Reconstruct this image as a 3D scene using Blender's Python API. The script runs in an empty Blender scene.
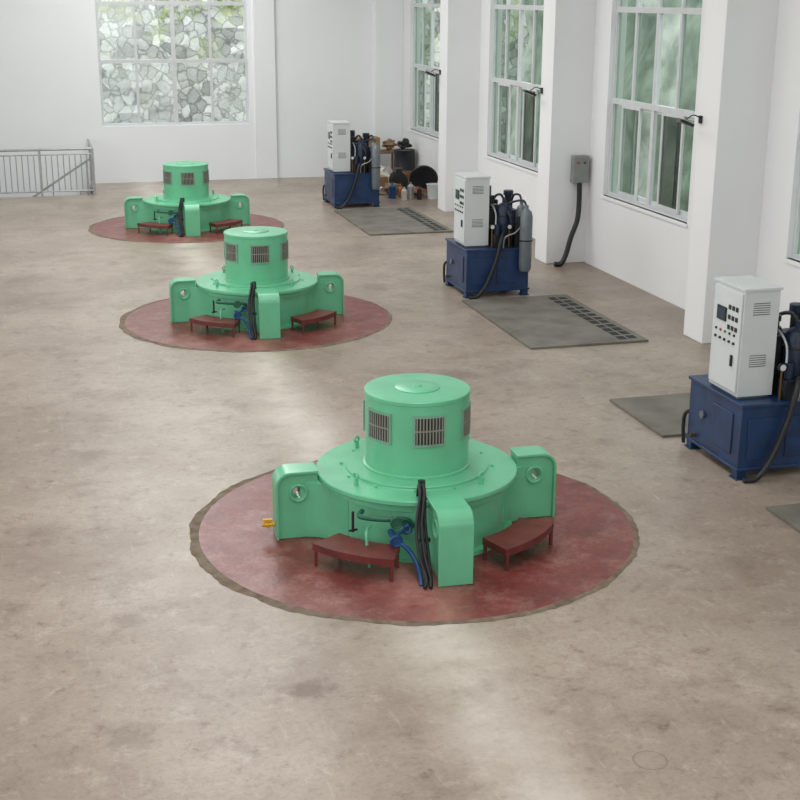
import bpy, bmesh, math, random
from mathutils import Vector, Matrix, noise as mnoise
random.seed(7)
pi=math.pi
scene=bpy.context.scene
COL=scene.collection
try:
    scene.view_settings.view_transform='Standard'
    scene.view_settings.look='None'
except Exception: pass

# ------------------------------------------------------------ materials
def srgb(r,g,b):
    f=lambda c:(c/255/12.92 if c/255<=.04045 else ((c/255+.055)/1.055)**2.4)
    return (f(r),f(g),f(b),1)
def new_mat(name):
    m=bpy.data.materials.new(name); m.use_nodes=True
    nt=m.node_tree; return m,nt,nt.nodes['Principled BSDF']
def mat(name,c,rough=.5,metal=0,var=.12,scale=6,bump=0,bscale=40,c2=None,coat=0,spec=.5):
    m,nt,b=new_mat(name); N=nt.nodes; L=nt.links
    tc=N.new('ShaderNodeTexCoord'); n=N.new('ShaderNodeTexNoise')
    n.inputs['Scale'].default_value=scale; n.inputs['Detail'].default_value=5
    L.new(tc.outputs['Object'],n.inputs['Vector'])
    r=N.new('ShaderNodeValToRGB')
    col=srgb(*c)
    if c2: lo=srgb(*c2)
    else: lo=tuple(v*(1-var*2) for v in col[:3])+(1,)
    r.color_ramp.elements[0].position=.3; r.color_ramp.elements[0].color=lo
    r.color_ramp.elements[1].position=.62; r.color_ramp.elements[1].color=col
    L.new(n.outputs['Fac'],r.inputs['Fac']); L.new(r.outputs['Color'],b.inputs['Base Color'])
    b.inputs['Roughness'].default_value=rough; b.inputs['Metallic'].default_value=metal
    b.inputs['Coat Weight'].default_value=coat; b.inputs['Specular IOR Level'].default_value=spec
    b.inputs['Coat Roughness'].default_value=.15
    if bump:
        n2=N.new('ShaderNodeTexNoise'); n2.inputs['Scale'].default_value=bscale; n2.inputs['Detail'].default_value=4
        L.new(tc.outputs['Object'],n2.inputs['Vector'])
        bp=N.new('ShaderNodeBump'); bp.inputs['Strength'].default_value=bump; bp.inputs['Distance'].default_value=.01
        L.new(n2.outputs['Fac'],bp.inputs['Height']); L.new(bp.outputs['Normal'],b.inputs['Normal'])
    return m
M={}
M['green']=mat('mint_paint',(106,192,149),.34,0,.07,3,coat=.25)
M['greend']=mat('dark_green_paint',(24,92,70),.4)
M['slat']=mat('vent_slats',(146,144,136),.5,.2)
M['vframe']=mat('vent_frame',(122,168,146),.45)
M['dark']=mat('dark_gap',(34,37,37),.8)
M['black']=mat('black_rubber',(30,31,34),.5)
M['blackm']=mat('black_metal',(40,42,46),.4,.3)
M['redstep']=mat('maroon_paint',(112,50,48),.4,0,.15,8)
M['blue']=mat('navy_paint',(24,56,98),.42,0,.22,5,coat=.1)
M['blued']=mat('dark_navy_paint',(20,38,66),.4,0,.2,6)
M['bluev']=mat('blue_valve_paint',(26,74,128),.4)
M['white']=mat('cabinet_white',(206,212,212),.4,0,.03,3)
M['grey']=mat('grey_metal',(120,125,128),.4,.5)
M['slate']=mat('slate_cylinder',(114,121,127),.4,.2)
M['steel']=mat('steel',(175,178,180),.35,.6)
M['brass']=mat('brass',(120,96,56),.4,.7)
M['yellow']=mat('yellow_paint',(225,170,20),.4)
M['redb']=mat('red_button',(170,40,35),.4)
M['greenb']=mat('green_button',(30,120,60),.4)
M['screen']=mat('screen_glass',(62,74,86),.15)
M['frame']=mat('window_aluminium',(208,212,214),.45,0,.04)
M['mat']=mat('checker_plate_grey',(122,119,110),.6,.1,.22,2.5,.35,120,c2=(98,94,85))
M['cem']=mat('rough_cement',(126,112,96),.9,0,.2,9,.6,30,c2=(94,80,67))
M['box']=mat('cardboard',(160,126,94),.8)
M['sack']=mat('woven_sack',(148,120,94),.85,0,.15,12,.5,60)
M['pale']=mat('pale_plastic_sheet',(206,200,190),.6,0,.1,8)
M['orange']=mat('orange_plastic',(158,96,62),.6,0,.15,9)
M['wood']=mat('worn_wood',(132,102,74),.7)
M['ebox']=mat('grey_electrical_box',(140,143,140),.5)
M['conc']=mat('stair_concrete',(170,166,160),.8)
M['leaf']=mat('foliage',(178,192,126),.8,0,.2,9,c2=(130,150,92))
M['wall']=mat('white_plaster',(235,236,237),.75,0,.02,.6,.12,6)
M['wallb']=mat('white_plaster_cool',(235,239,241),.75,0,.02,.5,.12,6)
M['ceil']=mat('ceiling_paint',(220,220,218),.8)

class NG:
    def __init__(s,name):
        s.m,nt,s.b=new_mat(name); s.N=nt.nodes; s.L=nt.links; s.tc=s.N.new('ShaderNodeTexCoord').outputs['Object']
    def noise(s,scale,det=6,rough=.55,dist=0,vec=None):
        n=s.N.new('ShaderNodeTexNoise'); n.inputs['Scale'].default_value=scale
        n.inputs['Detail'].default_value=det; n.inputs['Roughness'].default_value=rough
        n.inputs['Distortion'].default_value=dist
        s.L.new(vec or s.tc,n.inputs['Vector']); return n.outputs['Fac']
    def ramp(s,fac,p0,c0,p1,c1):
        r=s.N.new('ShaderNodeValToRGB'); e=r.color_ramp.elements
        e[0].position=p0;e[0].color=c0;e[1].position=p1;e[1].color=c1
        s.L.new(fac,r.inputs['Fac']); return r.outputs['Color']
    def math(s,op,a,b2=None,c3=None):
        x=s.N.new('ShaderNodeMath'); x.operation=op
        for i,v in enumerate((a,b2,c3)):
            if v is None: continue
            if isinstance(v,(int,float)): x.inputs[i].default_value=v
            else: s.L.new(v,x.inputs[i])
        return x.outputs[0]
    def mix(s,f,a,bb,t='MIX'):
        x=s.N.new('ShaderNodeMix'); x.data_type='RGBA'; x.blend_type=t
        if isinstance(f,float): x.inputs[0].default_value=f
        else: s.L.new(f,x.inputs[0])
        if isinstance(a,tuple): x.inputs[6].default_value=a
        else: s.L.new(a,x.inputs[6])
        if isinstance(bb,tuple): x.inputs[7].default_value=bb
        else: s.L.new(bb,x.inputs[7])
        return x.outputs[2]
    def mrange(s,v,a,b,c,d,smooth=False):
        mr=s.N.new('ShaderNodeMapRange')
        if smooth: mr.interpolation_type='SMOOTHSTEP'
        for n_,x in zip(('From Min','From Max','To Min','To Max'),(a,b,c,d)): mr.inputs[n_].default_value=x
        s.L.new(v,mr.inputs['Value']); return mr.outputs[0]
    def bump(s,h,st,d):
        bp=s.N.new('ShaderNodeBump'); bp.inputs['Strength'].default_value=st; bp.inputs['Distance'].default_value=d
        s.L.new(h,bp.inputs['Height']); s.L.new(bp.outputs['Normal'],s.b.inputs['Normal'])
    def sep(s,ax='X'):
        sx=s.N.new('ShaderNodeSeparateXYZ'); s.L.new(s.tc,sx.inputs[0]); return sx.outputs[ax]
    def lane(s,x0,half,amt):  # mask for a painted light sheen running along the hall
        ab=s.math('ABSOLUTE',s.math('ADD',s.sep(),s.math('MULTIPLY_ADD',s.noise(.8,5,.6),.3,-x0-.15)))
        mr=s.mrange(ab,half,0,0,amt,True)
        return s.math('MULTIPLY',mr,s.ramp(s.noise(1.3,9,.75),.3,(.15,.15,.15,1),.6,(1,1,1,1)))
W=(1,1,1,1);K=(0,0,0,1)
def floor_mat():
    g=NG('stained_concrete'); n=g.noise; ramp=g.ramp; mth=g.math; mix=g.mix
    base=ramp(n(.4,10,.66),.36,srgb(142,127,114),.64,srgb(171,158,145))
    c=mix(mth('MULTIPLY',ramp(n(1.4,12,.8,.1),.5,K,.64,W),.55),base,srgb(121,103,89))
    c=mix(mth('MULTIPLY',ramp(n(3.4,12,.85,.1),.53,K,.64,W),.45),c,srgb(196,187,175))
    c=mix(mth('MULTIPLY',ramp(n(9,10,.85),.52,K,.62,W),.4),c,srgb(108,92,80))
    c=mix(mth('MULTIPLY',ramp(n(26,8,.8),.5,K,.66,W),.38),c,srgb(104,90,78))
    c=mix(mth('MULTIPLY',ramp(n(5.6,9,.75,.1),.58,K,.65,W),.5),c,srgb(98,80,68))
    mp=g.N.new('ShaderNodeMapping'); mp.inputs['Scale'].default_value=(9,1.0,1); mp.inputs['Rotation'].default_value=(0,0,.5)
    g.L.new(g.tc,mp.inputs[0])
    c=mix(mth('MULTIPLY',ramp(n(1.6,9,.75,.3,mp.outputs[0]),.59,K,.69,W),.28),c,srgb(200,192,181))
    def dist(px,py):
        v=g.N.new('ShaderNodeVectorMath'); v.operation='DISTANCE'; v.inputs[1].default_value=(px,py,0)
        g.L.new(g.tc,v.inputs[0]); return v.outputs['Value']
    wob=mth('MULTIPLY',mth('SUBTRACT',n(6,7,.75),.5),.6)
    for px,py,r,a in ((1.53,7.9,.2,.75),(2.5,8.6,.1,.4),(.4,9.3,.15,.4),(4.1,7.3,.12,.35),(.3,13.2,.25,.4),(1.3,16.5,.35,.4),(4.9,15.2,.35,.4),(0.3,7.6,.2,.35),(5.2,20.5,.4,.4)):
        c=mix(g.mrange(mth('ADD',dist(px,py),wob),r,r*.3,0,a),c,srgb(98,77,64))
    d=mth('ABSOLUTE',mth('SUBTRACT',dist(3.41,6.51),.105))
    c=mix(g.mrange(mth('ADD',d,mth('MULTIPLY',mth('SUBTRACT',n(9,3),.5),.012)),.009,.001,0,.45),c,srgb(90,74,62))
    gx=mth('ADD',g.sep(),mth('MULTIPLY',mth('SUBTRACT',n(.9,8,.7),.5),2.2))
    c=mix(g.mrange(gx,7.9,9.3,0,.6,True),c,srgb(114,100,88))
    c=mix(g.lane(2.62,.6,.6),c,srgb(226,219,209))  # pale light sheen on the floor, painted into the base colour
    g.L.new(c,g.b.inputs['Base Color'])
    g.L.new(g.mrange(n(.9,8,.65,.2),0,1,.2,.52),g.b.inputs['Roughness'])
    g.bump(n(6,10,.65),.14,.01)
    return g.m
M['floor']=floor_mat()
def red_mat():
    g=NG('maroon_checker_plate')
    c=g.ramp(g.noise(2.2,10,.7),.32,srgb(96,40,39),.6,srgb(124,56,53))
    c=g.mix(g.math('MULTIPLY',g.ramp(g.noise(2.4,12,.88,.2),.49,K,.62,W),.6),c,srgb(162,120,109))
    c=g.mix(g.math('MULTIPLY',g.ramp(g.noise(6,10,.88,.2),.51,K,.61,W),.5),c,srgb(80,45,43))
    c=g.mix(g.lane(-.38,.42,.5),c,srgb(212,160,148))  # the same sheen continued across the cover as a painted pinkish tint
    g.L.new(c,g.b.inputs['Base Color'])
    g.L.new(g.mrange(g.noise(2,6,.6),0,1,.22,.5),g.b.inputs['Roughness'])
    v=g.N.new('ShaderNodeTexVoronoi'); v.inputs['Scale'].default_value=26; g.L.new(g.tc,v.inputs['Vector'])
    g.bump(v.outputs['Distance'],.2,.004)
    return g.m
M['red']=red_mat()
def rock_mat():
    g=NG('rubble_stone')
    nn=g.N.new('ShaderNodeTexNoise'); nn.inputs['Scale'].default_value=3; nn.inputs['Detail'].default_value=6; nn.inputs['Roughness'].default_value=.6
    g.L.new(g.tc,nn.inputs['Vector'])
    vec=g.mix(.2,g.tc,nn.outputs['Color'])
    v=g.N.new('ShaderNodeTexVoronoi'); v.feature='DISTANCE_TO_EDGE'; v.inputs['Scale'].default_value=4.6
    v2=g.N.new('ShaderNodeTexVoronoi'); v2.inputs['Scale'].default_value=4.6
    g.L.new(vec,v.inputs['Vector']); g.L.new(vec,v2.inputs['Vector'])
    hs=g.N.new('ShaderNodeSeparateColor'); g.L.new(v2.outputs['Color'],hs.inputs[0])
    stone=g.ramp(hs.outputs[0],0,srgb(152,154,152),1,srgb(232,233,231))
    c=g.mix(1.0,g.ramp(v.outputs['Distance'],.0,srgb(158,160,154),.09,W),stone,'MULTIPLY')
    c=g.mix(g.math('MULTIPLY',g.ramp(g.noise(9,8,.75),.48,K,.66,W),.4),c,srgb(126,128,122))
    up=g.mrange(g.sep('Z'),2.6,4.2,.15,.75)
    c=g.mix(g.math('MULTIPLY',g.ramp(g.noise(1.1,10,.82),.5,K,.58,W),up),c,srgb(172,186,122))
    g.L.new(c,g.b.inputs['Base Color']); g.b.inputs['Roughness'].default_value=.9
    g.bump(v.outputs['Distance'],.6,.04)
    return g.m
M['rock']=rock_mat()
M['bank']=mat('hazy_green_bank',(176,184,174),.9,0,.2,1.8,c2=(112,126,112))
M['ground']=mat('outside_gravel',(190,190,184),.9)
def glass_mat(name,col,dust=0):
    m=bpy.data.materials.new(name); m.use_nodes=True; nt=m.node_tree; N=nt.nodes; L=nt.links
    N.remove(N['Principled BSDF']); out=N['Material Output']
    t=N.new('ShaderNodeBsdfTransparent'); t.inputs[0].default_value=col
    g=N.new('ShaderNodeBsdfGlossy'); g.inputs['Roughness'].default_value=.05; g.inputs[0].default_value=(.9,.95,.93,1)
    x=N.new('ShaderNodeMixShader'); x.inputs[0].default_value=.07
    n=N.new('ShaderNodeTexNoise'); n.inputs['Scale'].default_value=.8
    mr=N.new('ShaderNodeMapRange'); mr.inputs['To Min'].default_value=.04; mr.inputs['To Max'].default_value=.1
    L.new(n.outputs['Fac'],mr.inputs['Value']); L.new(mr.outputs[0],x.inputs[0])
    L.new(t.outputs[0],x.inputs[1]); L.new(g.outputs[0],x.inputs[2])
    if dust:
        tl=N.new('ShaderNodeBsdfTranslucent'); tl.inputs[0].default_value=(.85,.87,.87,1)
        y=N.new('ShaderNodeMixShader'); y.inputs[0].default_value=dust
        L.new(x.outputs[0],y.inputs[1]); L.new(tl.outputs[0],y.inputs[2]); L.new(y.outputs[0],out.inputs[0])
    else: L.new(x.outputs[0],out.inputs[0])
    return m
M['glass']=glass_mat('window_glass',(.82,.86,.82,1))
M['glassg']=glass_mat('green_tinted_glass',(.42,.50,.43,1))
M['glassd']=glass_mat('dark_tinted_glass',(.17,.20,.165,1))
M['glassp']=glass_mat('dusty_pale_glass',(.97,.98,.97,1),.24)
M['glassq']=glass_mat('lightly_dusty_glass',(.98,.99,.98,1),.04)

# ------------------------------------------------------------ mesh builder
class MB:
    def __init__(s): s.bm=bmesh.new(); s.mats=[]
    def mi(s,k):
        if k not in s.mats: s.mats.append(k)
        return s.mats.index(k)
    def face(s,vs,k):
        try: f=s.bm.faces.new(vs)
        except ValueError: return None
        f.material_index=s.mi(k); f.smooth=True; return f
    def box(s,x0,x1,y0,y1,z0,z1,k,T=None):
        c=[Vector((x,y,z)) for z in (z0,z1) for y in (y0,y1) for x in (x0,x1)]
        if T: c=[T@v for v in c]
        v=[s.bm.verts.new(p) for p in c]
        for q in ((0,2,3,1),(4,5,7,6),(0,1,5,4),(2,6,7,3),(0,4,6,2),(1,3,7,5)): s.face([v[i] for i in q],k)
    def cyl(s,p0,p1,r0,r1=None,seg=20,k='grey',cap=True):
        r1=r0 if r1 is None else r1
        p0=Vector(p0);p1=Vector(p1);d=(p1-p0).normalized()
        u=d.orthogonal().normalized();w=d.cross(u)
        a=[];b=[]
        for i in range(seg):
            t=2*pi*i/seg;o=u*math.cos(t)+w*math.sin(t)
            a.append(s.bm.verts.new(p0+o*r0));b.append(s.bm.verts.new(p1+o*r1))
        for i in range(seg):
            j=(i+1)%seg; s.face([a[i],a[j],b[j],b[i]],k)
        if cap: s.face(a[::-1],k); s.face(b,k)
    def lathe(s,prof,k,seg=64,c=(0,0,0),T=None):
        rings=[]
        for r,z in prof:
            if r<1e-5:
                p=Vector((c[0],c[1],c[2]+z)); rings.append([s.bm.verts.new(T@p if T else p)])
            else:
                R=[]
                for i in range(seg):
                    p=Vector((c[0]+r*math.cos(2*pi*i/seg),c[1]+r*math.sin(2*pi*i/seg),c[2]+z))
                    R.append(s.bm.verts.new(T@p if T else p))
                rings.append(R)
        for A,B in zip(rings,rings[1:]):
            for i in range(seg):
                j=(i+1)%seg
                if len(A)==1 and len(B)==1: continue
                if len(A)==1: s.face([A[0],B[j],B[i]],k)
                elif len(B)==1: s.face([A[i],A[j],B[0]],k)
                else: s.face([A[i],A[j],B[j],B[i]],k)
    def arcbox(s,r0,r1,a0,a1,z0,z1,k,seg=8):
        cols=[]
        for i in range(seg+1):
            a=a0+(a1-a0)*i/seg;c,sn=math.cos(a),math.sin(a)
            cols.append([s.bm.verts.new((r*c,r*sn,z)) for r,z in ((r0,z0),(r1,z0),(r1,z1),(r0,z1))])
        for A,B in zip(cols,cols[1:]):
            for i in range(4):
                j=(i+1)%4; s.face([A[i],A[j],B[j],B[i]][::1],k)
        s.face(cols[0][::-1],k); s.face(cols[-1],k)
    def sweep(s,pts,r,k,seg=12,sub=6,closed=False):
        P=[Vector(p) for p in pts]; Q=[]
        n=len(P)
        for i in range(n-1):
            a=P[max(i-1,0)];b=P[i];c=P[i+1];d=P[min(i+2,n-1)]
            for j in range(sub):
                t=j/sub
                Q.append(.5*((2*b)+(c-a)*t+(2*a-5*b+4*c-d)*t*t+(3*b-a-3*c+d)*t**3))
        Q.append(P[-1])
        t0=(Q[1]-Q[0]).normalized();u=t0.orthogonal().normalized();rings=[]
        for i,q in enumerate(Q):
            t=(Q[min(i+1,len(Q)-1)]-Q[max(i-1,0)]).normalized()
            u=(u-t*u.dot(t)).normalized();w=t.cross(u)
            rings.append([s.bm.verts.new(q+(u*math.cos(2*pi*m/seg)+w*math.sin(2*pi*m/seg))*r) for m in range(seg)])
        for A,B in zip(rings,rings[1:]):
            for i in range(seg):
                j=(i+1)%seg; s.face([A[i],A[j],B[j],B[i]],k)
        s.face(rings[0][::-1],k);s.face(rings[-1],k)
    def torus(s,c,R,r,axis,k,seg=28,rs=10):
        ax=Vector(axis).normalized();u=ax.orthogonal().normalized();w=ax.cross(u);c=Vector(c);rings=[]
        for i in range(seg):
            t=2*pi*i/seg;o=u*math.cos(t)+w*math.sin(t)
            rings.append([s.bm.verts.new(c+o*(R+r*math.cos(2*pi*m/rs))+ax*r*math.sin(2*pi*m/rs)) for m in range(rs)])
        for i in range(seg):
            A=rings[i];B=rings[(i+1)%seg]
            for m in range(rs):
                j=(m+1)%rs; s.face([A[m],A[j],B[j],B[m]],k)
    def ball(s,c,r,k,sc=(1,1,1),jit=0,sub=3,seed=0):
        res=bmesh.ops.create_icosphere(s.bm,subdivisions=sub,radius=1)
        for v in res['verts']:
            p=v.co.copy()
            f=1+jit*mnoise.noise(p*1.7+Vector((seed*3.1,seed,0)))+jit*.4*mnoise.noise(p*4.5+Vector((seed,seed*2,0)))
            v.co=Vector((c[0]+p.x*r*sc[0]*f,c[1]+p.y*r*sc[1]*f,c[2]+p.z*r*sc[2]*f))
            for fc in v.link_faces: fc.material_index=s.mi(k); fc.smooth=True
    def holed_prism(s,outer,hole,y0,y1,k,T=None):
        def loop(pts,y):
            return [s.bm.verts.new((T@Vector((x,y,z))) if T else Vector((x,y,z))) for x,z in pts]
        A=loop(outer,y0);B=loop(outer,y1);C=loop(hole,y0) if hole else None;D=loop(hole,y1) if hole else None
        for P,Q in ((A,C),(B,D)):
            ed=[]
            for lp in ((P,Q) if Q else (P,)):
                for i in range(len(lp)): 
                    ed.append(s.bm.edges.new((lp[i],lp[(i+1)%len(lp)])))
            r=bmesh.ops.triangle_fill(s.bm,use_beauty=True,use_dissolve=False,edges=ed)
            for g in r['geom']:
                if isinstance(g,bmesh.types.BMFace): g.material_index=s.mi(k); g.smooth=True
        for i in range(len(A)):
            j=(i+1)%len(A); s.face([A[i],A[j],B[j],B[i]],k)
        if C:
            for i in range(len(C)):
                j=(i+1)%len(C); s.face([C[i],D[i],D[j],C[j]],k)
    def build(s,name,parent=None,loc=(0,0,0),rot=0,bevel=0,sharp=35,kind=None,label=None,cat=None,group=None):
        bmesh.ops.recalc_face_normals(s.bm,faces=s.bm.faces[:])
        for e in s.bm.edges:
            if len(e.link_faces)==2 and e.calc_face_angle(0)>math.radians(sharp): e.smooth=False
        me=bpy.data.meshes.new(name); s.bm.to_mesh(me); s.bm.free()
        for k in s.mats: me.materials.append(M[k])
        o=bpy.data.objects.new(name,me); COL.objects.link(o); o.location=loc; o.rotation_euler[2]=rot
        if parent: o.parent=parent
        if bevel:
            b=o.modifiers.new('bevel','BEVEL'); b.width=bevel; b.segments=2; b.limit_method='ANGLE'; b.angle_limit=math.radians(40)
        meta(o,kind,label,cat,group)
        return o
def meta(o,kind=None,label=None,cat=None,group=None):
    if kind:o['kind']=kind
    if label:o['label']=label
    if cat:o['category']=cat
    if group:o['group']=group
def empty(name,loc,label,cat,group=None,rot=0):
    e=bpy.data.objects.new(name,None); COL.objects.link(e); e.location=loc; e.rotation_euler[2]=rot
    e.empty_display_size=.3; meta(e,None,label,cat,group); return e
def copy_thing(src,loc,label=None,skip=()):
    n=src.copy(); COL.objects.link(n); n.location=loc
    if label:n['label']=label
    def rec(a,b):
        for c in list(a.children):
            if c in skip: continue
            d=c.copy(); COL.objects.link(d); d.parent=b; d.matrix_parent_inverse=c.matrix_parent_inverse.copy()
            rec(c,d)
    rec(src,n); return n
def pipe(name,parent,pts,r,k,seg=12):
    b=MB(); b.sweep(pts,r,k,seg); return b.build(name,parent)

# ------------------------------------------------------------ room
WX=9.39; BY=34.45; LX=-5.0; NY=-3.0; H=7.5
OX=1.25; OY=32.42   # stair opening
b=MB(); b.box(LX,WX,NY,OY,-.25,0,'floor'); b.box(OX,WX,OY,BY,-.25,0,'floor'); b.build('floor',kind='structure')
b=MB(); b.box(LX,WX,NY,BY,H,H+.2,'ceil'); b.build('ceiling',kind='structure')
def wall_with_openings(name,axis,pos,thick,lo,hi,z0,z1,wins,k):
    b=MB()
    def bx(a0,a1,c0,c1):
        if axis=='x': b.box(pos,pos+thick,a0,a1,c0,c1,k)
        else: b.box(a0,a1,pos,pos+thick,c0,c1,k)
    cur=lo
    for (a0,a1,s,t) in sorted(wins):
        bx(cur,a0,z0,z1); bx(a0,a1,z0,s); bx(a0,a1,t,z1); cur=a1
    bx(cur,hi,z0,z1)
    return b.build(name,kind='structure')
SZ,TZ=1.30,5.3
RW=[(11.83,15.12),(17.92,21.07),(24.13,27.28),(30.33,33.48)]
wall_with_openings('wall_right','x',WX,.28,NY,BY+.28,-.25,H,[(a,c,SZ,TZ) for a,c in RW]+[(5.7,8.85,SZ,TZ)],'wall')
wall_with_openings('wall_back','y',BY,.28,LX-.28,WX,-3,H,[(1.62,5.36,1.42,5.3)],'wallb')
b=MB(); b.box(LX-.28,LX,NY,BY,-3,H,'wall'); b.build('wall_left',kind='structure')
b=MB(); b.box(LX-.28,WX+.28,NY-.28,NY,-.25,H,'wall'); b.build('wall_front',kind='structure')
b=MB(); b.box(LX,OX,OY-.15,OY,-3,-.25,'wallb'); b.build('wall_stairwell_near',kind='structure')
b=MB(); b.box(OX,OX+.15,OY-.15,BY,-3,-.25,'wallb'); b.build('wall_stairwell_end',kind='structure')
b=MB(); b.box(LX,OX,OY,BY,-3.1,-3,'conc'); b.build('floor_stairwell',kind='structure')
n=0
for y1 in (10.25,16.39,22.28,28.43):
    n+=1; b=MB(); b.box(8.643,WX+.02,y1-.56,y1,0,H-.01,'wall'); b.build('trim_%d'%n,kind='structure',bevel=.01)
for x0,x1,d in ((5.5,6.05,.10),(8.643,WX,.3)):
    n+=1; b=MB(); b.box(x0,x1,BY-d,BY+.02,0,H-.01,'wallb'); b.build('trim_%d'%n,kind='structure',bevel=.01)

def window(idx,axis,pos,a0,a1,z0,z1,trans,cols,tint=None,mt=(.032,.05),seed=0):
    b=MB(); fw=.06; d=.08
    def bx(u0,u1,w0,w1,k,dd=d,off=0):
        if axis=='x': b.box(pos+off-dd/2,pos+off+dd/2,u0,u1,w0,w1,k)
        else: b.box(u0,u1,pos+off-dd/2,pos+off+dd/2,w0,w1,k)
    def pane(u0,u1,w0,w1,k,off=0):
        p=pos+off
        if axis=='x': q=[(p,u0,w0),(p,u1,w0),(p,u1,w1),(p,u0,w1)]
        else: q=[(u0,p,w0),(u1,p,w0),(u1,p,w1),(u0,p,w1)]
        b.face([b.bm.verts.new(v) for v in q],k)
    bx(a0,a0+fw,z0,z1,'frame');bx(a1-fw,a1,z0,z1,'frame')
    bx(a0+fw,a1-fw,z0,z0+fw,'frame');bx(a0+fw,a1-fw,z1-fw,z1,'frame')
    for t in trans: bx(a0+fw,a1-fw,t-.045,t+.045,'frame',.09)
    w=(a1-a0)/cols
    lev=[z0+fw]+[t for t in trans]+[z1-fw]
    for li in range(len(lev)-1):
        lo=lev[li]+(.04 if li else 0); hi=lev[li+1]-(.04 if li<len(lev)-2 else 0)
        for c in range(1,cols):
            t=mt[0] if c!=cols//2 else mt[1]
            if li==0 and tint and c in (1,3): continue
            bx(a0+w*c-t,a0+w*c+t,lo,hi,'frame',.07)
        if li==0 and tint:
            # sliding sashes, partly slid open over one another
            for (u0,u1,off,kk) in ((a0+fw,a0+w*.98,.02,'glassg'),(a0+w*.62,a0+w*1.55,-.03,'glassd'),(a0+w*1.5,a0+w*1.98,.02,'glassg'),(a0+w*2.06,a0+w*2.98,.02,'glass'),(a0+w*2.55,a0+w*3.45,-.03,'glassg')):
                s=.05
                bx(u0,u0+s,lo,hi,'frame',.035,off);bx(u1-s,u1,lo,hi,'frame',.035,off)
                bx(u0+s,u1-s,lo,lo+.07,'frame',.035,off);bx(u0+s,u1-s,hi-.05,hi,'frame',.035,off)
                pane(u0+s,u1-s,lo+.07,hi-.05,kk,off)
            bx(a0+w*3.45,a0+w*3.5,lo,hi,'frame',.035,.02)
            pane(a0+w*3.5,a1-fw,lo,hi,'glassg',.0)
        else:
            for c in range(cols):
                if tint: kk=('glassg','glass','glassg','glassg')[c] if li==1 else ('glassg','glassg','glass','glassg')[c]
                else: kk='glassp' if c==0 or (li==0 and c!=2) else 'glassq'
                pane(a0+w*c+.03,a0+w*(c+1)-.03,lo,hi,kk)
    b.build('window_%d'%idx,kind='structure')
for i,(a,c) in enumerate(RW+[(5.7,8.85)]): window(i+1,'x',WX+.12,a,c,SZ,TZ,(2.9,4.38),4,True)
window(6,'y',BY+.12,1.62,5.36,1.42,5.3,(3.0,4.4),4)
for i,(a,c) in enumerate(RW):
    n+=1; b=MB(); b.box(WX-.03,WX+.06,a-.03,c+.03,SZ-.05,SZ,'wall'); b.build('trim_%d'%n,kind='structure')

se=empty('staircase',(OX,OY,-3),'concrete stair flight with steel handrail descending into floor opening','stairs')
b=MB()
for i in range(16):
    x1=-.01-i*.27
    b.box(x1-.27,x1,.02,BY-OY-.02,3-.17*(i+1)-.17,3-.17*(i+1),'conc')
b.build('stair_flight',se)
s0,s1=Vector((-.05,.1,3.85)),Vector((-3.45,.1,3-1.3))
b=MB(); b.cyl(s0,s1,.025,seg=10,k='steel'); b.build('handrail',se)
for i in range(5):
    st_=i*3; xx=-.01-.27*(st_+.5); p=s0.lerp(s1,(s0.x-xx)/(s0.x-s1.x))
    if p.x<-3.45: break
    b=MB(); b.cyl((xx,.1,3-.17*(st_+1)),p,.015,seg=6,k='steel'); b.build('post',se)

e=empty('safety_railing',(0,OY-.08,0),'grey steel balustrade guarding the stairwell opening','railing')
b=MB(); b.cyl((LX+.1,0,1.1),(OX,0,1.1),.028,seg=10,k='steel'); b.build('handrail',e)
for z,r in ((.12,.018),(.98,.015)):
    b=MB(); b.cyl((LX+.1,0,z),(OX,0,z),r,seg=8,k='steel'); b.build('rail_bar',e)
x=OX; i=0
while x>-2.3:
    b=MB()
    if i%9==0: b.box(x-.03,x+.03,-.03,.03,0,1.1,'steel'); b.build('post',e)
    else: b.cyl((x,0,.12),(x,0,.98),.012,seg=6,k='steel'); b.build('baluster',e)
    x-=.135;i+=1
e3=empty('side_railing',(OX,0,0),'short grey steel balustrade beside the stair opening','railing')
for z,r in ((1.1,.028),(.12,.018)):
    b=MB(); b.cyl((0,OY+.0,z),(0,BY-.05,z),r,seg=10,k='steel'); b.build('handrail',e3)
for i in range(1,12):
    y=OY+i*.165; b=MB(); b.cyl((.0,y,0.0 if i%5==0 else .12),(0,y,1.1),.012,seg=6,k='steel'); b.build('baluster',e3)

# outside
b=MB()
nx,nz=90,40
vs=[[b.bm.verts.new((-6+22*i/nx, 37.6+ .9*(j/nz) + .2*mnoise.noise(Vector((i*.6,j*.6,0))), -1+9*j/nz)) for i in range(nx+1)] for j in range(nz+1)]
for j in range(nz):
    for i in range(nx): b.face([vs[j][i],vs[j][i+1],vs[j+1][i+1],vs[j+1][i]],'rock')
rw=b.build('stone_retaining_wall',label='rubble stone retaining wall with weeds outside window',cat='wall')
for i,(x,z,r) in enumerate(((3.9,4.1,.18),(5.5,4.6,.24),(4.6,4.4,.18))):
    b=MB()
    for q in range(14):
        b.ball((random.uniform(-.45,.45),random.uniform(-.1,.1),random.uniform(-.28,.28)),r*random.uniform(.12,.34),'leaf',jit=1.4,sub=2,seed=q+i*9)
    b.build('weeds',rw,loc=(x,37.65+z*.1,z),label='yellow green weeds')
b=MB()
vs=[[b.bm.verts.new((13.2+2.2*(j/20)+.6*mnoise.noise(Vector((i*.3,j*.4,5))), 0+42*i/60, -1+10*j/20)) for i in range(61)] for j in range(21)]
for j in range(20):
    for i in range(60): b.face([vs[j][i],vs[j][i+1],vs[j+1][i+1],vs[j+1][i]],'bank')
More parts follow.
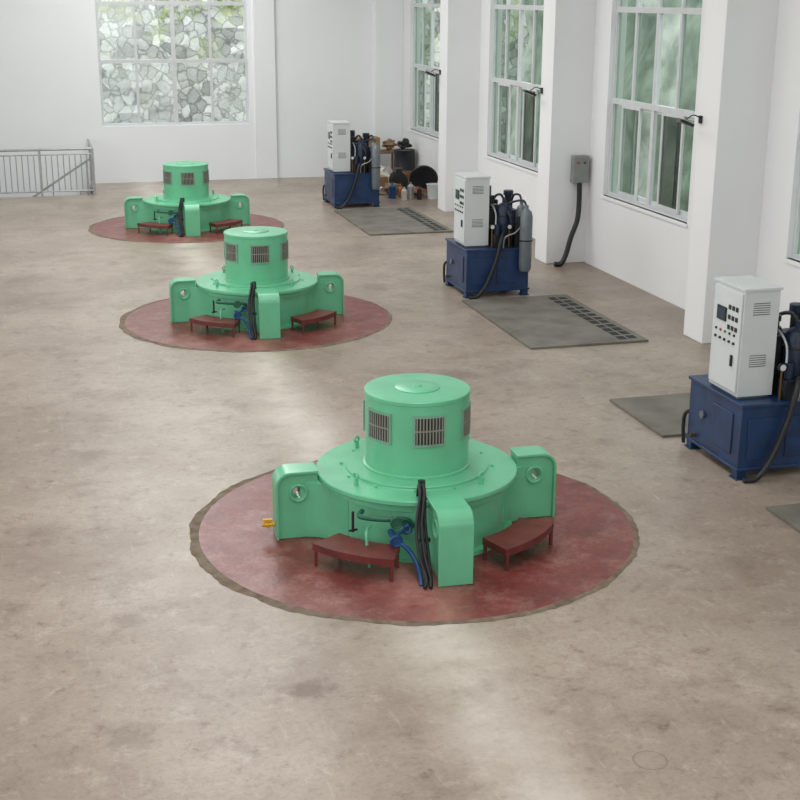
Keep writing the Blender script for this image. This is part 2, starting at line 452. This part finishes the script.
b.build('hillside_bank',label='pale green overgrown hillside outside windows',cat='hill')
b=MB(); b.box(WX+.3,20,-3,45,-.4,-.3,'ground'); b.box(-8,WX+.3,BY+.3,45,-.4,-.3,'ground'); b.build('outside_ground',kind='structure')

# ------------------------------------------------------------ generator
GEN=[(3.044,10.555),(2.974,18.851),(2.90,27.30)]
GROT=math.radians(-2)
def arm_outline(L,inset=0):
    o=[(.72,0.0),(L-inset,0.0)]
    rc=.13-inset*.7
    for i in range(11):
        t=i/10*pi/2; o.append((L-inset-rc+rc*math.cos(t),.62-inset-rc+rc*math.sin(t)))
    return o
ZX=Matrix(((1,0,0,0),(0,0,1,0),(0,1,0,0),(0,0,0,1)))
def make_generator():
    e=empty('hydro_generator',(GEN[0][0],GEN[0][1],.014),'mint green vertical hydro generator with yellow valve beside arm','generator','hydro generators',rot=GROT)
    b=MB(); b.lathe([(0,0),(.86,0),(.86,.035),(.79,.04),(.79,.44),(.84,.45),(.84,.512),(0,.512)],'green',72)
    b.build('stator_housing',e)
    b=MB(); b.lathe([(.3,.514),(.885,.514),(.892,.522),(.892,.552),(.885,.56),(.64,.562),(.632,.57),(.632,.585),(.625,.592),(.3,.594)],'green',96)
    for i in range(12):
        a=2*pi*(i+.5)/12; c,s=math.cos(a),math.sin(a); b.cyl((.67*c,.67*s,.558),(.67*c,.67*s,.578),.014,seg=6,k='green')
    b.build('flange_plate',e)
    for a in (pi*.2,pi*.7,pi*1.17,pi*1.7):
        b=MB(); c,s=math.cos(a)*.72,math.sin(a)*.72
        b.cyl((c,s,.555),(c,s,.62),.02,seg=10,k='green'); b.torus((c,s,.64),.026,.010,(math.cos(a),math.sin(a),0),'green',16,8)
        b.build('lifting_eye',e)
    b=MB(); b.lathe([(.475,.59),(.475,.612),(.457,.62),(.457,1.24),(.464,1.245),(.464,1.272),(.458,1.279),(.44,1.281),(.0,1.283)],'green',80,)
    b.build('upper_drum',e)
    b=MB(); b.lathe([(.195,1.281),(.195,1.289),(.190,1.292),(.04,1.2925),(.035,1.302),(0,1.303)],'green',48); b.build('drum_cap',e)
    for i in range(6):
        a=math.radians(270+60*i); hw=.27; b=MB()
        b.arcbox(.45,.460,a-hw,a+hw,.90,1.145,'dark',10)
        b.arcbox(.452,.470,a-hw-.04,a+hw+.04,1.14,1.162,'vframe',10); b.arcbox(.452,.470,a-hw-.04,a+hw+.04,.883,.905,'vframe',10)
        b.arcbox(.452,.470,a-hw-.04,a-hw,.905,1.14,'vframe',2); b.arcbox(.452,.470,a+hw,a+hw+.04,.905,1.14,'vframe',2)
        for q in range(9):
            aa=a-hw+(q+.5)*2*hw/9; b.arcbox(.457,.467,aa-.013,aa+.013,.905,1.14,'slat',1)
        b.arcbox(.457,.468,a-hw,a+hw,1.018,1.030,'slat',6)
        b.build('vent',e)
    for k in range(4):
        Lr=1.275 if k%2==0 else 1.335
        hw=.12 if k%2==0 else .145
        T=Matrix.Rotation(k*pi/2,4,'Z')
        web=arm_outline(Lr,.02)+[(.905,.60),(.905,.51),(.72,.51)]
        hc=Lr-.20
        hole=[(hc+.05*math.cos(2*pi*i/24),.42+.05*math.sin(2*pi*i/24)) for i in range(24)]
        b=MB(); b.holed_prism(web,hole,-hw+.035,hw-.035,'green',T)
        o=arm_outline(Lr,0)[1:]+[(.90,.62)]; inn=(arm_outline(Lr,.022)[1:]+[(.90,.598)])[::-1]
        b.holed_prism(o+inn,None,-hw,hw,'green',T)
        for sg in (-1,1):
            P0=Vector((1.06,hw-.04));P1=Vector((.82,hw-.03));P2=Vector((.70,.385))
            cur=[P0*(1-t)**2+P1*2*t*(1-t)+P2*t*t for t in [q/8 for q in range(9)]]
            pts=[(p.x,sg*p.y) for p in cur]+[(.64,sg*.385),(.64,sg*(hw-.06)),(1.0,sg*(hw-.06))]
            b.holed_prism(pts,None,0.0,.511,'green',T@ZX)
        a=b.build('support_arm',e,bevel=.004)
        for y in (-hw+.03,hw-.03):
            b=MB(); cc=T@Vector((hc,y,.42)); b.torus(cc,.072,.014,T@Vector((0,1,0)),'green',28,8)
            b.build('lifting_hole_rim',a)
    pipe('oil_pipe',e,[(-.62,-.62,.42),(-.66,-.74,.42),(-.5,-.84,.42),(-.3,-.86,.41),(-.24,-.86,.34)],.022,'greend')
    pipe('drain_pipe',e,[(-.56,-.66,.3),(-.62,-.8,.3),(-.62,-.83,.14),(-.6,-.83,.0)],.014,'green')
    b=MB(); b.cyl((-.4,-.86,.42),(-.4,-.93,.42),.024,seg=14,k='greend'); b.torus((-.4,-.94,.42),.045,.010,(0,1,0),'greend',20,8); b.cyl((-.4,-.93,.42),(-.4,-.945,.42),.04,seg=14,k='greend'); b.build('hand_valve',e,label='dark green hand valve')
    b=MB(); b.cyl((-.40,-.74,.26),(-.40,-.93,.26),.03,seg=16,k='bluev'); b.torus((-.40,-.94,.26),.045,.012,(0,1,0),'bluev',20,8); b.cyl((-.40,-.93,.26),(-.40,-.945,.26),.04,seg=14,k='bluev')
    b.cyl((-.30,-.78,.34),(-.30,-.90,.34),.022,seg=12,k='bluev'); b.torus((-.30,-.91,.34),.036,.01,(0,1,0),'bluev',18,8); b.cyl((-.30,-.86,.34),(-.38,-.86,.27),.014,seg=10,k='bluev')
    b.sweep([(-.40,-.9,.24),(-.34,-.95,.22),(-.28,-1.0,.15),(-.26,-1.12,.09),(-.265,-1.22,.05),(-.27,-1.28,0)],.019,'bluev'); b.build('water_valve',e,label='blue water valves with pipe')
    b=MB(); b.cyl((-.7,-.62,.24),(-.7,-.62,.42),.012,seg=8,k='dark'); b.cyl((-.73,-.62,.25),(-.66,-.6,.25),.01,seg=8,k='dark'); b.build('level_rod',e)
    for q,(dx,dy) in enumerate(((0,0),(-.03,.01),(-.012,-.035),(-.045,-.03))):
        bow=-.012*q
        pipe('cable_hose',e,[(-.13+dx,-.72+dy,.57),(-.14+dx,-.79+dy,.68),(-.155+dx,-.90+dy,.64),(-.178+dx+bow,-1.02+dy,.42),(-.182+dx+bow,-1.14+dy,.22),(-.185+dx,-1.25+dy,.06),(-.20+dx*1.4,-1.33+dy,.016)],.014,'black')
    b=MB(); b.cyl((-.13,-.70,.56),(-.13,-.70,.68),.032,seg=14,k='blackm'); b.build('cable_gland',e)
    b=MB(); b.box(-.24,-.15,-1.09,-1.06,.29,.32,'blackm'); b.build('hose_clamp',e)
    y=MB(); y.cyl((-1.28,-.04,.13),(-1.39,-.04,.13),.02,seg=12,k='yellow'); y.cyl((-1.34,-.04,.1),(-1.34,-.04,.17),.016,seg=10,k='yellow'); y.box(-1.38,-1.30,-.055,-.025,.16,.18,'yellow')
    yv=y.build('drain_valve',e,label='small yellow valve')
    return e,yv
g,yv=make_generator()
for (x,y) in GEN[1:]:
    copy_thing(g,(x,y,.014),'mint green vertical hydro generator on maroon floor plate',skip=(yv,))

def make_step(a0,a1):
    a0=math.radians(a0);a1=math.radians(a1)
    e=empty('access_step',(GEN[0][0],GEN[0][1],.014),'low maroon steel step curved against green generator','step','maroon access steps')
    b=MB(); b.arcbox(.95,1.26,a0,a1,.185,.197,'redstep',12); b.arcbox(1.248,1.26,a0,a1,.135,.185,'redstep',12); b.arcbox(.95,.962,a0,a1,.135,.185,'redstep',12)
    b.arcbox(.962,1.248,a0,a0+.01,.135,.185,'redstep',1); b.arcbox(.962,1.248,a1-.01,a1,.135,.185,'redstep',1); b.build('tread',e)
    for r in (.965,1.245):
        for a in (a0+.02,a1-.02):
            b=MB(); c,s=r*math.cos(a),r*math.sin(a); b.box(c-.013,c+.013,s-.013,s+.013,0,.185,'redstep'); b.build('leg',e)
    return e
st=[make_step(211,246),make_step(290,325)]
for (x,y) in GEN[1:]:
    for s in st: copy_thing(s,(x,y,.014))

def make_pit():
    e=empty('pit_cover',(GEN[0][0],GEN[0][1],0),'round maroon checker plate cover set in concrete floor','floor cover','generator pit covers')
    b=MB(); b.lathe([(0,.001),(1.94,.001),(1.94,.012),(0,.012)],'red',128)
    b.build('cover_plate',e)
    b=MB(); n=320; ins=[];out=[];mid=[]
    for i in range(n):
        a=2*pi*i/n; left=max(0,-math.cos(a+.25))**2
        q=mnoise.noise(Vector((math.cos(a)*5,math.sin(a)*5,1)))*.035+mnoise.noise(Vector((math.cos(a)*22,math.sin(a)*22,1)))*.018
        q+=.045*left
        ins.append(b.bm.verts.new((1.934*math.cos(a),1.934*math.sin(a),.0125)))
        mid.append(b.bm.verts.new((1.945*math.cos(a),1.945*math.sin(a),.015)))
        r=max(1.983+q,1.958); out.append(b.bm.verts.new((r*math.cos(a),r*math.sin(a),.002)))
    for i in range(n):
        j=(i+1)%n; b.face([ins[i],ins[j],mid[j],mid[i]],'cem'); b.face([mid[i],mid[j],out[j],out[i]],'cem')
    b.build('cement_rim',e); return e
pc=make_pit()
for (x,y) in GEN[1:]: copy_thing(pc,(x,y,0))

# ------------------------------------------------------------ hydraulic unit
def make_unit(loc):
    e=empty('hydraulic_power_unit',loc,'navy oil tank carrying white control cabinet and pressure cylinders','hydraulic unit','hydraulic power units')
    W_,D=1.04,1.07
    b=MB(); b.box(0,W_,0,D,.1,.74,'blue'); b.box(-.02,W_+.02,-.02,D+.02,.74,.775,'blue'); b.box(-.02,W_+.02,-.02,D+.02,.09,.12,'blue')
    b.box(.08,.42,-.012,0,.2,.62,'blue'); b.box(.5,.85,-.012,0,.2,.62,'blue'); b.box(-.012,0,.15,.55,.22,.64,'blue')
    t=b.build('oil_tank',e,bevel=.006)
    for x in (.0,W_-.1):
        for y in (0,D-.1):
            b=MB(); b.box(x,x+.1,y,y+.1,.01,.1,'blue'); b.box(x-.02,x+.12,y-.02,y+.12,0,.012,'blue'); b.build('foot',t)
    b=MB(); b.cyl((-.012,.75,.45),(-.03,.75,.45),.04,seg=18,k='grey'); b.build('level_gauge',t)
    b=MB(); b.cyl((-.0,.9,.18),(-.06,.9,.18),.022,seg=10,k='brass'); b.build('drain_plug',t)
    c0,c1,d0,d1=.03,.41,.17,.75; zb=.80
    b=MB(); b.box(c0,c1,d0,d1,zb,1.86,'white'); b.box(c0-.015,c1+.015,d0-.015,d1+.015,1.86,1.885,'white'); b.box(c0+.02,c1-.02,d0+.02,d1-.02,.775,zb,'grey')
    for zz in (1.62,1.10):
        b.box(c0+.1,c1-.1,d0-.004,d0,zz,zz+.12,'grey')
        for i in range(5): b.box(c0+.1,c1-.1,d0-.009,d0-.003,zz+.01+i*.022,zz+.022+i*.022,'white')
    cab=b.build('control_cabinet',e,bevel=.005,label='white steel control cabinet')
    b=MB(); b.box(c0-.02,c0-.001,d0+.02,d1-.02,.84,1.83,'white'); b.build('door',cab,bevel=.004)
    b=MB(); b.box(c0-.03,c0-.02,.46,.64,1.50,1.64,'blackm'); b.box(c0-.032,c0-.03,.475,.625,1.515,1.625,'screen'); b.build('display_screen',cab)
    for j in range(3):
        for z in (1.46,1.56,1.66):
            b=MB(); b.box(c0-.026,c0-.02,.24+.07*j,.285+.07*j,z-.022,z+.022,'blackm'); b.build('meter',cab)
    for j,kk in enumerate(('blackm','redb','greenb','blackm','blackm')):
        b=MB(); b.cyl((c0-.02,.64-.09*j,1.40),(c0-.032,.64-.09*j,1.40),.013,seg=12,k=kk); b.build('indicator_button',cab)
    for j in range(5):
        b=MB(); b.cyl((c0-.02,.64-.09*j,1.32),(c0-.035,.64-.09*j,1.32),.014,seg=12,k='blackm'); b.build('selector_knob',cab)
    b=MB(); b.box(c0-.04,c0-.02,.28,.305,1.09,1.20,'blackm'); b.build('handle',cab)
    for x,y,r,z0,h in ((.93,-.12,.10,.42,1.40),(.97,.22,.09,.776,1.42)):
        b=MB(); b.lathe([(0,z0),(r*.8,z0),(r,z0+.05),(r,h-.12),(r*.8,h-.04),(r*.35,h),(.03,h+.01),(.03,h+.06),(0,h+.06)],'slate',28,(x,y,0)); b.torus((x,y,(z0+h)/2),r+.004,.012,(0,0,1),'blackm',24,8)
        if z0<.7: b.box(x-.08,x+.08,y+.05,-.0,z0-.02,z0+.02,'blue')
        b.build('pressure_cylinder',e)
    b=MB(); b.lathe([(0,.776),(.12,.776),(.12,.81),(.09,.83),(.09,.92),(.13,.94),(.13,1.32),(.11,1.38),(0,1.39)],'blackm',26,(.60,.62,0))
    for i in range(14):
        a=2*pi*i/14; c,s=math.cos(a),math.sin(a); b.cyl((.60+.133*c,.62+.133*s,.97),(.60+.133*c,.62+.133*s,1.3),.008,seg=5,k='blackm')
    b.build('pump_motor',e)
    b=MB(); b.lathe([(0,.776),(.13,.776),(.13,.80),(.115,.81),(.125,.84),(.125,1.36),(.10,1.42),(.05,1.45),(.03,1.46),(.03,1.52),(0,1.52)],'blued',30,(.68,.24,0)); b.torus((.68,.24,1.0),.126,.01,(0,0,1),'blackm',24,8); b.torus((.68,.24,1.26),.126,.01,(0,0,1),'blackm',24,8); b.build('accumulator_vessel',e,label='dark navy accumulator cylinder')
    b=MB(); b.box(.76,1.0,.45,.8,.776,1.3,'blued'); b.cyl((.88,.6,1.3),(.88,.6,1.52),.06,seg=16,k='blackm'); b.cyl((.88,.6,1.52),(.88,.6,1.6),.08,seg=16,k='blued'); b.build('valve_block',e,bevel=.005)
    b=MB(); b.box(.5,.78,.8,1.02,.776,1.42,'blued'); b.cyl((.62,.9,1.42),(.62,.9,1.64),.07,seg=16,k='blackm'); b.build('filter_housing',e,bevel=.01)
    b=MB(); b.box(.46,.56,.30,.44,.776,1.36,'blackm'); b.cyl((.51,.37,1.36),(.51,.37,1.5),.035,seg=12,k='blackm'); b.cyl((.51,.37,1.5),(.51,.37,1.56),.05,seg=12,k='blackm'); b.build('solenoid_valve',e,bevel=.005)
    b=MB(); b.box(.80,.94,.0,.12,.776,1.12,'blackm'); b.cyl((.87,.06,1.12),(.87,.06,1.26),.035,seg=12,k='blackm'); b.build('solenoid_valve',e,bevel=.005)
    b=MB(); b.box(.46,.60,.02,.16,.776,.98,'blackm'); b.cyl((.53,.09,.98),(.53,.09,1.14),.05,seg=14,k='blued'); b.build('solenoid_valve',e,bevel=.005)
    pipe('oil_pipe',e,[(.97,.22,1.46),(.96,.3,1.56),(.92,.45,1.54),(.9,.5,1.4),(.9,.46,1.2)],.018,'blackm')
    pipe('oil_pipe',e,[(.68,.24,1.5),(.66,.34,1.57),(.63,.5,1.53),(.60,.62,1.39)],.02,'blackm')
    pipe('oil_pipe',e,[(.76,.1,.77),(.76,.06,.97),(.74,.04,1.2),(.70,.12,1.34)],.022,'blackm')
    pipe('oil_pipe',e,[(.93,-.12,1.43),(.9,-.05,1.52),(.82,.08,1.5),(.72,.2,1.44)],.018,'blued')
    pipe('oil_pipe',e,[(1.0,.6,.97),(1.06,.5,.92),(1.08,.3,.83),(1.04,.1,.79),(1.02,.03,.85)],.022,'blued')
    pipe('oil_pipe',e,[(.50,.1,1.12),(.52,.16,1.3),(.50,.3,1.42),(.54,.5,1.36)],.014,'steel')
    pipe('oil_pipe',e,[(.60,-.01,.78),(.62,-.03,.95),(.78,-.04,1.02),(.87,-.02,1.1)],.012,'steel')
    for x,y in ((.43,.06),(.70,.02)):
        b=MB(); b.cyl((x,y,.77),(x,y,1.07),.012,seg=8,k='brass'); b.cyl((x,y-.02,1.11),(x,y+.02,1.11),.04,seg=18,k='blackm'); b.cyl((x,y-.021,1.11),(x,y-.024,1.11),.032,seg=18,k='white'); b.build('pressure_gauge',e)
    pipe('rubber_hose',e,[(.60,.02,1.0),(.54,-.06,.9),(.46,-.08,.6),(.32,-.09,.25),(.16,-.11,.05),(.02,-.10,.03)],.03,'black')
    pipe('rubber_hose',e,[(.05,D+.0,.4),(-.01,D+.05,.35),(-.02,D+.06,.2),(-.01,D+.05,.025)],.02,'black')
    return e
u=make_unit((6.43,10.88,0))
copy_thing(u,(6.38,19.38,0)); copy_thing(u,(6.38,28.97,0))

def make_plate(x0,x1,y0,y1,slots,label):
    b=MB(); b.box(x0,x1,y0,y1,.001,.03,'mat')
    if slots:
        sx0=x1-.40; nsl=12; y=y0+.12; w=(y1-y0-.24)/nsl; rnd=random.Random(5)
        for i in range(nsl):
            a=y+i*w; l1=w*rnd.uniform(.62,.82); l2=w*rnd.uniform(.6,.82)
            b.box(sx0+.02,sx0+.14,a,a+l1,.0301,.032,'dark')
            b.box(sx0+.175,sx0+.30,a+.02,a+l2+.01,.0301,.032,'dark')
    b.build('trench_cover',label=label,cat='floor plate',group='grey trench covers')
make_plate(6.24,7.98,16.12,19.15,True,'grey checker plate trench cover with open slots')
make_plate(6.28,8.05,25.3,28.6,True,'grey checker plate trench cover with open slots')
make_plate(6.3,8.0,12.25,13.65,False,'plain grey checker plate trench cover')
make_plate(6.3,8.06,7.3,10.1,True,'grey checker plate trench cover beside navy unit')

e=empty('electrical_box',(9.2,21.65,0),'grey wall switch box with thick black conduit','electrical box')
b=MB(); b.box(-.16,.12,-.08,.07,1.45,1.92,'ebox'); b.build('enclosure',e,bevel=.01)
b=MB(); b.cyl((-.08,-.08,1.8),(-.08,-.1,1.8),.02,seg=10,k='redb'); b.build('switch',e)
b=MB(); b.cyl((.04,-.08,1.8),(.04,-.1,1.8),.02,seg=10,k='blackm'); b.build('switch',e)
pipe('conduit',e,[(-.02,-.03,1.46),(-.02,-.05,1.1),(-.06,-.1,.8),(-.18,-.13,.5),(-.28,-.17,.2),(-.38,-.2,.05),(-.5,-.2,.05)],.045,'black')

def make_lamp(loc):
    e=empty('wall_floodlight',loc,'small black floodlight on bracket fixed to white pilaster','lamp','black wall floodlights')
    b=MB(); b.box(-.02,0,-.04,.04,-.05,.05,'blackm'); b.sweep([(-.01,0,.02),(-.12,0,.06),(-.22,0,.0)],.008,'blackm',8); b.build('bracket',e)
    T=Matrix.Translation((-.22,0,-.04))@Matrix.Rotation(math.radians(22),4,'Y')
    b=MB(); b.box(-.12,.10,-.06,.06,-.02,.02,'blackm',T); b.box(-.1,.08,-.05,.05,-.025,-.02,'steel',T); b.build('lamp_head',e)
    return e
l=make_lamp((8.64,16.3,3.0)); copy_thing(l,(8.64,22.2,3.0)); copy_thing(l,(8.64,28.35,3.0))

# ------------------------------------------------------------ clutter in far corner
def single(fn,name,loc,label,cat,rot=0,bevel=0,group=None):
    b=MB(); fn(b); return b.build(name,loc=loc,rot=rot,label=label,cat=cat,bevel=bevel,group=group)
single(lambda b:(b.lathe([(0,-.03),(.33,-.03),(.35,0),(.33,.03),(.1,.035),(.1,.06),(0,.06)],'blackm',40,T=Matrix.Rotation(math.radians(-72),4,'X')@Matrix.Rotation(.3,4,'Y'))),'round_steel_lid',(9.0,30.8,.36),'black round steel lid leaning on edge by wall','lid')
single(lambda b:(b.lathe([(0,0),(.13,0),(.16,.34),(.165,.35),(.15,.35),(.12,.02),(0,.02)],'white',28),b.torus((0,0,.34),.165,.01,(0,0,1),'white',24,6)),'plastic_bucket',(8.98,29.9,0),'white plastic bucket standing on floor','bucket')
def cart(b):
    b.box(-.3,.3,-.2,.2,0,.36,'box'); b.box(-.3,-.02,-.3,-.2,.34,.36,'box'); b.box(-.38,-.3,-.2,.2,.34,.36,'box'); b.box(-.03,.03,-.201,-.2,0,.36,'sack')
def cart2(b):
    b.box(-.2,.2,-.16,.16,0,.24,'box'); b.box(-.02,.02,-.161,-.16,0,.24,'sack'); b.box(-.2,.2,-.02,.02,.24,.2405,'pale')
single(cart,'cardboard_box',(7.93,31.5,0),'open brown cardboard box on floor','box',.1)
single(cart,'cardboard_box',(8.25,33.5,.745),'open brown cardboard box on work table','box',0)
single(cart2,'cardboard_box',(7.4,33.3,0),'small closed cardboard box on floor','box',.5)
single(lambda b:(b.box(-.62,.62,-.35,.35,.7,.74,'wood'),[b.box(x,x+.05,y,y+.05,0,.7,'wood') for x in (-.6,.55) for y in (-.33,.28)],b.box(-.58,.58,-.3,.3,.2,.23,'wood')),'work_table',(8.45,33.55,0),'wooden work table by wall piled with boxes','table')
sk=((7.78,32.4,0,.28,'sack','slumped brown woven sack on floor'),(8.38,32.55,0,.3,'pale','crumpled pale plastic sack on floor'),(8.70,30.30,0,.15,'orange','crumpled orange plastic bag on floor'),(8.2,30.75,0,.18,'sack','small brown woven sack on floor'),(8.85,33.5,.775,.17,'sack','crumpled brown sack on work table'),(8.05,31.97,.0,.14,'orange','crumpled orange plastic bag on floor'),(8.5,31.95,.0,.17,'pale','crumpled pale plastic sack on floor'),(7.85,30.85,0,.14,'pale','crumpled pale plastic sack on floor'),(9.05,32.75,.87,.15,'blackm','crumpled black sack lying on oil drum'))
for i,(x,y,z,r,kk,lab) in enumerate(sk):
    b=MB(); b.ball((0,0,r*.8),r,kk,(1.05,.85,.68),.75,3,i); b.cyl((0,0,r*1.2),(.02,.02,r*1.5),r*.15,r*.28,seg=10,k=kk); b.build('sack',loc=(x,y,z),label=lab,cat='bag')
def motor(b):
    b.cyl((-.3,0,.28),(.25,0,.28),.2,seg=24,k='blackm'); b.cyl((.25,0,.28),(.34,0,.28),.05,seg=14,k='steel'); b.box(-.25,.2,-.2,.2,0,.06,'blackm'); b.box(-.2,.1,-.08,.08,.45,.58,'blackm')
    for i in range(9): b.cyl((-.25+i*.05,0,.28),(-.235+i*.05,0,.28),.215,seg=24,k='blackm')
single(motor,'electric_motor',(8.48,31.25,0),'black electric motor lying on floor','motor',1.4)
def crate(b):
    for z in (.02,.16,.3):
        b.box(-.3,.3,-.25,-.23,z,z+.1,'wood'); b.box(-.3,.3,.23,.25,z,z+.1,'wood'); b.box(-.3,-.28,-.23,.23,z,z+.1,'wood'); b.box(.28,.3,-.23,.23,z,z+.1,'wood')
    for x in (-.28,.26):
        for y in (-.23,.21): b.box(x,x+.02,y,y+.02,0,.4,'wood')
    b.box(-.28,.28,-.23,.23,.0,.02,'wood')
single(crate,'wooden_crate',(9.05,31.8,0),'slatted wooden crate on floor','crate')
def drum(b): b.lathe([(0,0),(.27,0),(.28,.02),(.27,.04),(.27,.3),(.28,.32),(.27,.34),(.27,.82),(.28,.85),(.25,.85),(.25,.83),(0,.83)],'blackm',32)
single(drum,'oil_drum',(9.05,32.75,0),'black steel oil drum','drum')
for i,(x,y,r,hh,kk) in enumerate(((8.45,30.0,.08,.3,'steel'),(8.62,29.85,.06,.24,'blackm'),(8.05,30.2,.09,.28,'bluev'),(8.3,30.3,.07,.2,'orange'),(8.25,29.85,.07,.22,'pale'))):
    single(lambda b:(b.lathe([(0,0),(r,0),(r,hh),(r*.5,hh+.04),(r*.25,hh+.05),(r*.25,hh+.09),(0,hh+.09)],kk,20)),'oil_can',(x,y,0),('small metal oil can on floor','small black oil can on floor','small blue oil can on floor','small orange can on floor','small pale can on floor')[i],'can')
for i in range(3):
    single(lambda b:(b.box(-.06,.06,-.7,.7,0,.03,'wood'),b.cyl((0,-.6,.03),(0,-.6,.033),.008,seg=6,k='dark'),b.cyl((0,.6,.03),(0,.6,.033),.008,seg=6,k='dark')),'wooden_plank',(7.0+.15*i,31.9,.0),'worn wooden plank lying on floor','plank',0,0,'loose wooden planks')

# ------------------------------------------------------------ lights
def area(name,loc,rot,sx,sy,P,col=(1,1,1)):
    l=bpy.data.lights.new(name,'AREA'); l.shape='RECTANGLE'; l.size=sx; l.size_y=sy; l.energy=P; l.color=col
    o=bpy.data.objects.new(name,l); COL.objects.link(o); o.location=loc; o.rotation_euler=rot
area('ceiling_fill',(2.4,10,H-.1),(0,0,0),3.2,20,590,(1,.985,.96))  # unseen overhead fill light, added for even interior lighting
area('ceiling_fill_far',(2.8,27,H-.1),(0,0,0),4,12,640,(1,.99,.98))  # second overhead fill, added to brighten the far end and back wall
area('left_window_light',(LX+.1,15,3.6),(0,math.radians(-90),0),3.5,26,540,(.95,.98,1))
area('rear_fill',(2,NY+.1,4.2),(math.radians(90),0,0),9,3.5,190,(.97,.98,1))  # fill light added behind the camera, out of view
w=bpy.data.worlds.new('World'); scene.world=w; w.use_nodes=True
bg=w.node_tree.nodes['Background']; bg.inputs[0].default_value=(.94,.97,1,1); bg.inputs[1].default_value=3.6

# ------------------------------------------------------------ camera
f,th,ps,ro,h=1313.739,0.29636,0.26721,0.005,4.532
F=Vector((math.sin(ps)*math.cos(th),math.cos(ps)*math.cos(th),-math.sin(th)))
R=Vector((math.cos(ps),-math.sin(ps),0)); U=R.cross(F)
R2=R*math.cos(ro)+U*math.sin(ro); U2=R2.cross(F)
mt=Matrix(((R2.x,U2.x,-F.x,0),(R2.y,U2.y,-F.y,0),(R2.z,U2.z,-F.z,h),(0,0,0,1)))
cd=bpy.data.cameras.new('camera'); cd.sensor_width=36; cd.lens=f/800*36; cd.clip_end=200
co=bpy.data.objects.new('camera',cd); COL.objects.link(co); co.matrix_world=mt; scene.camera=co
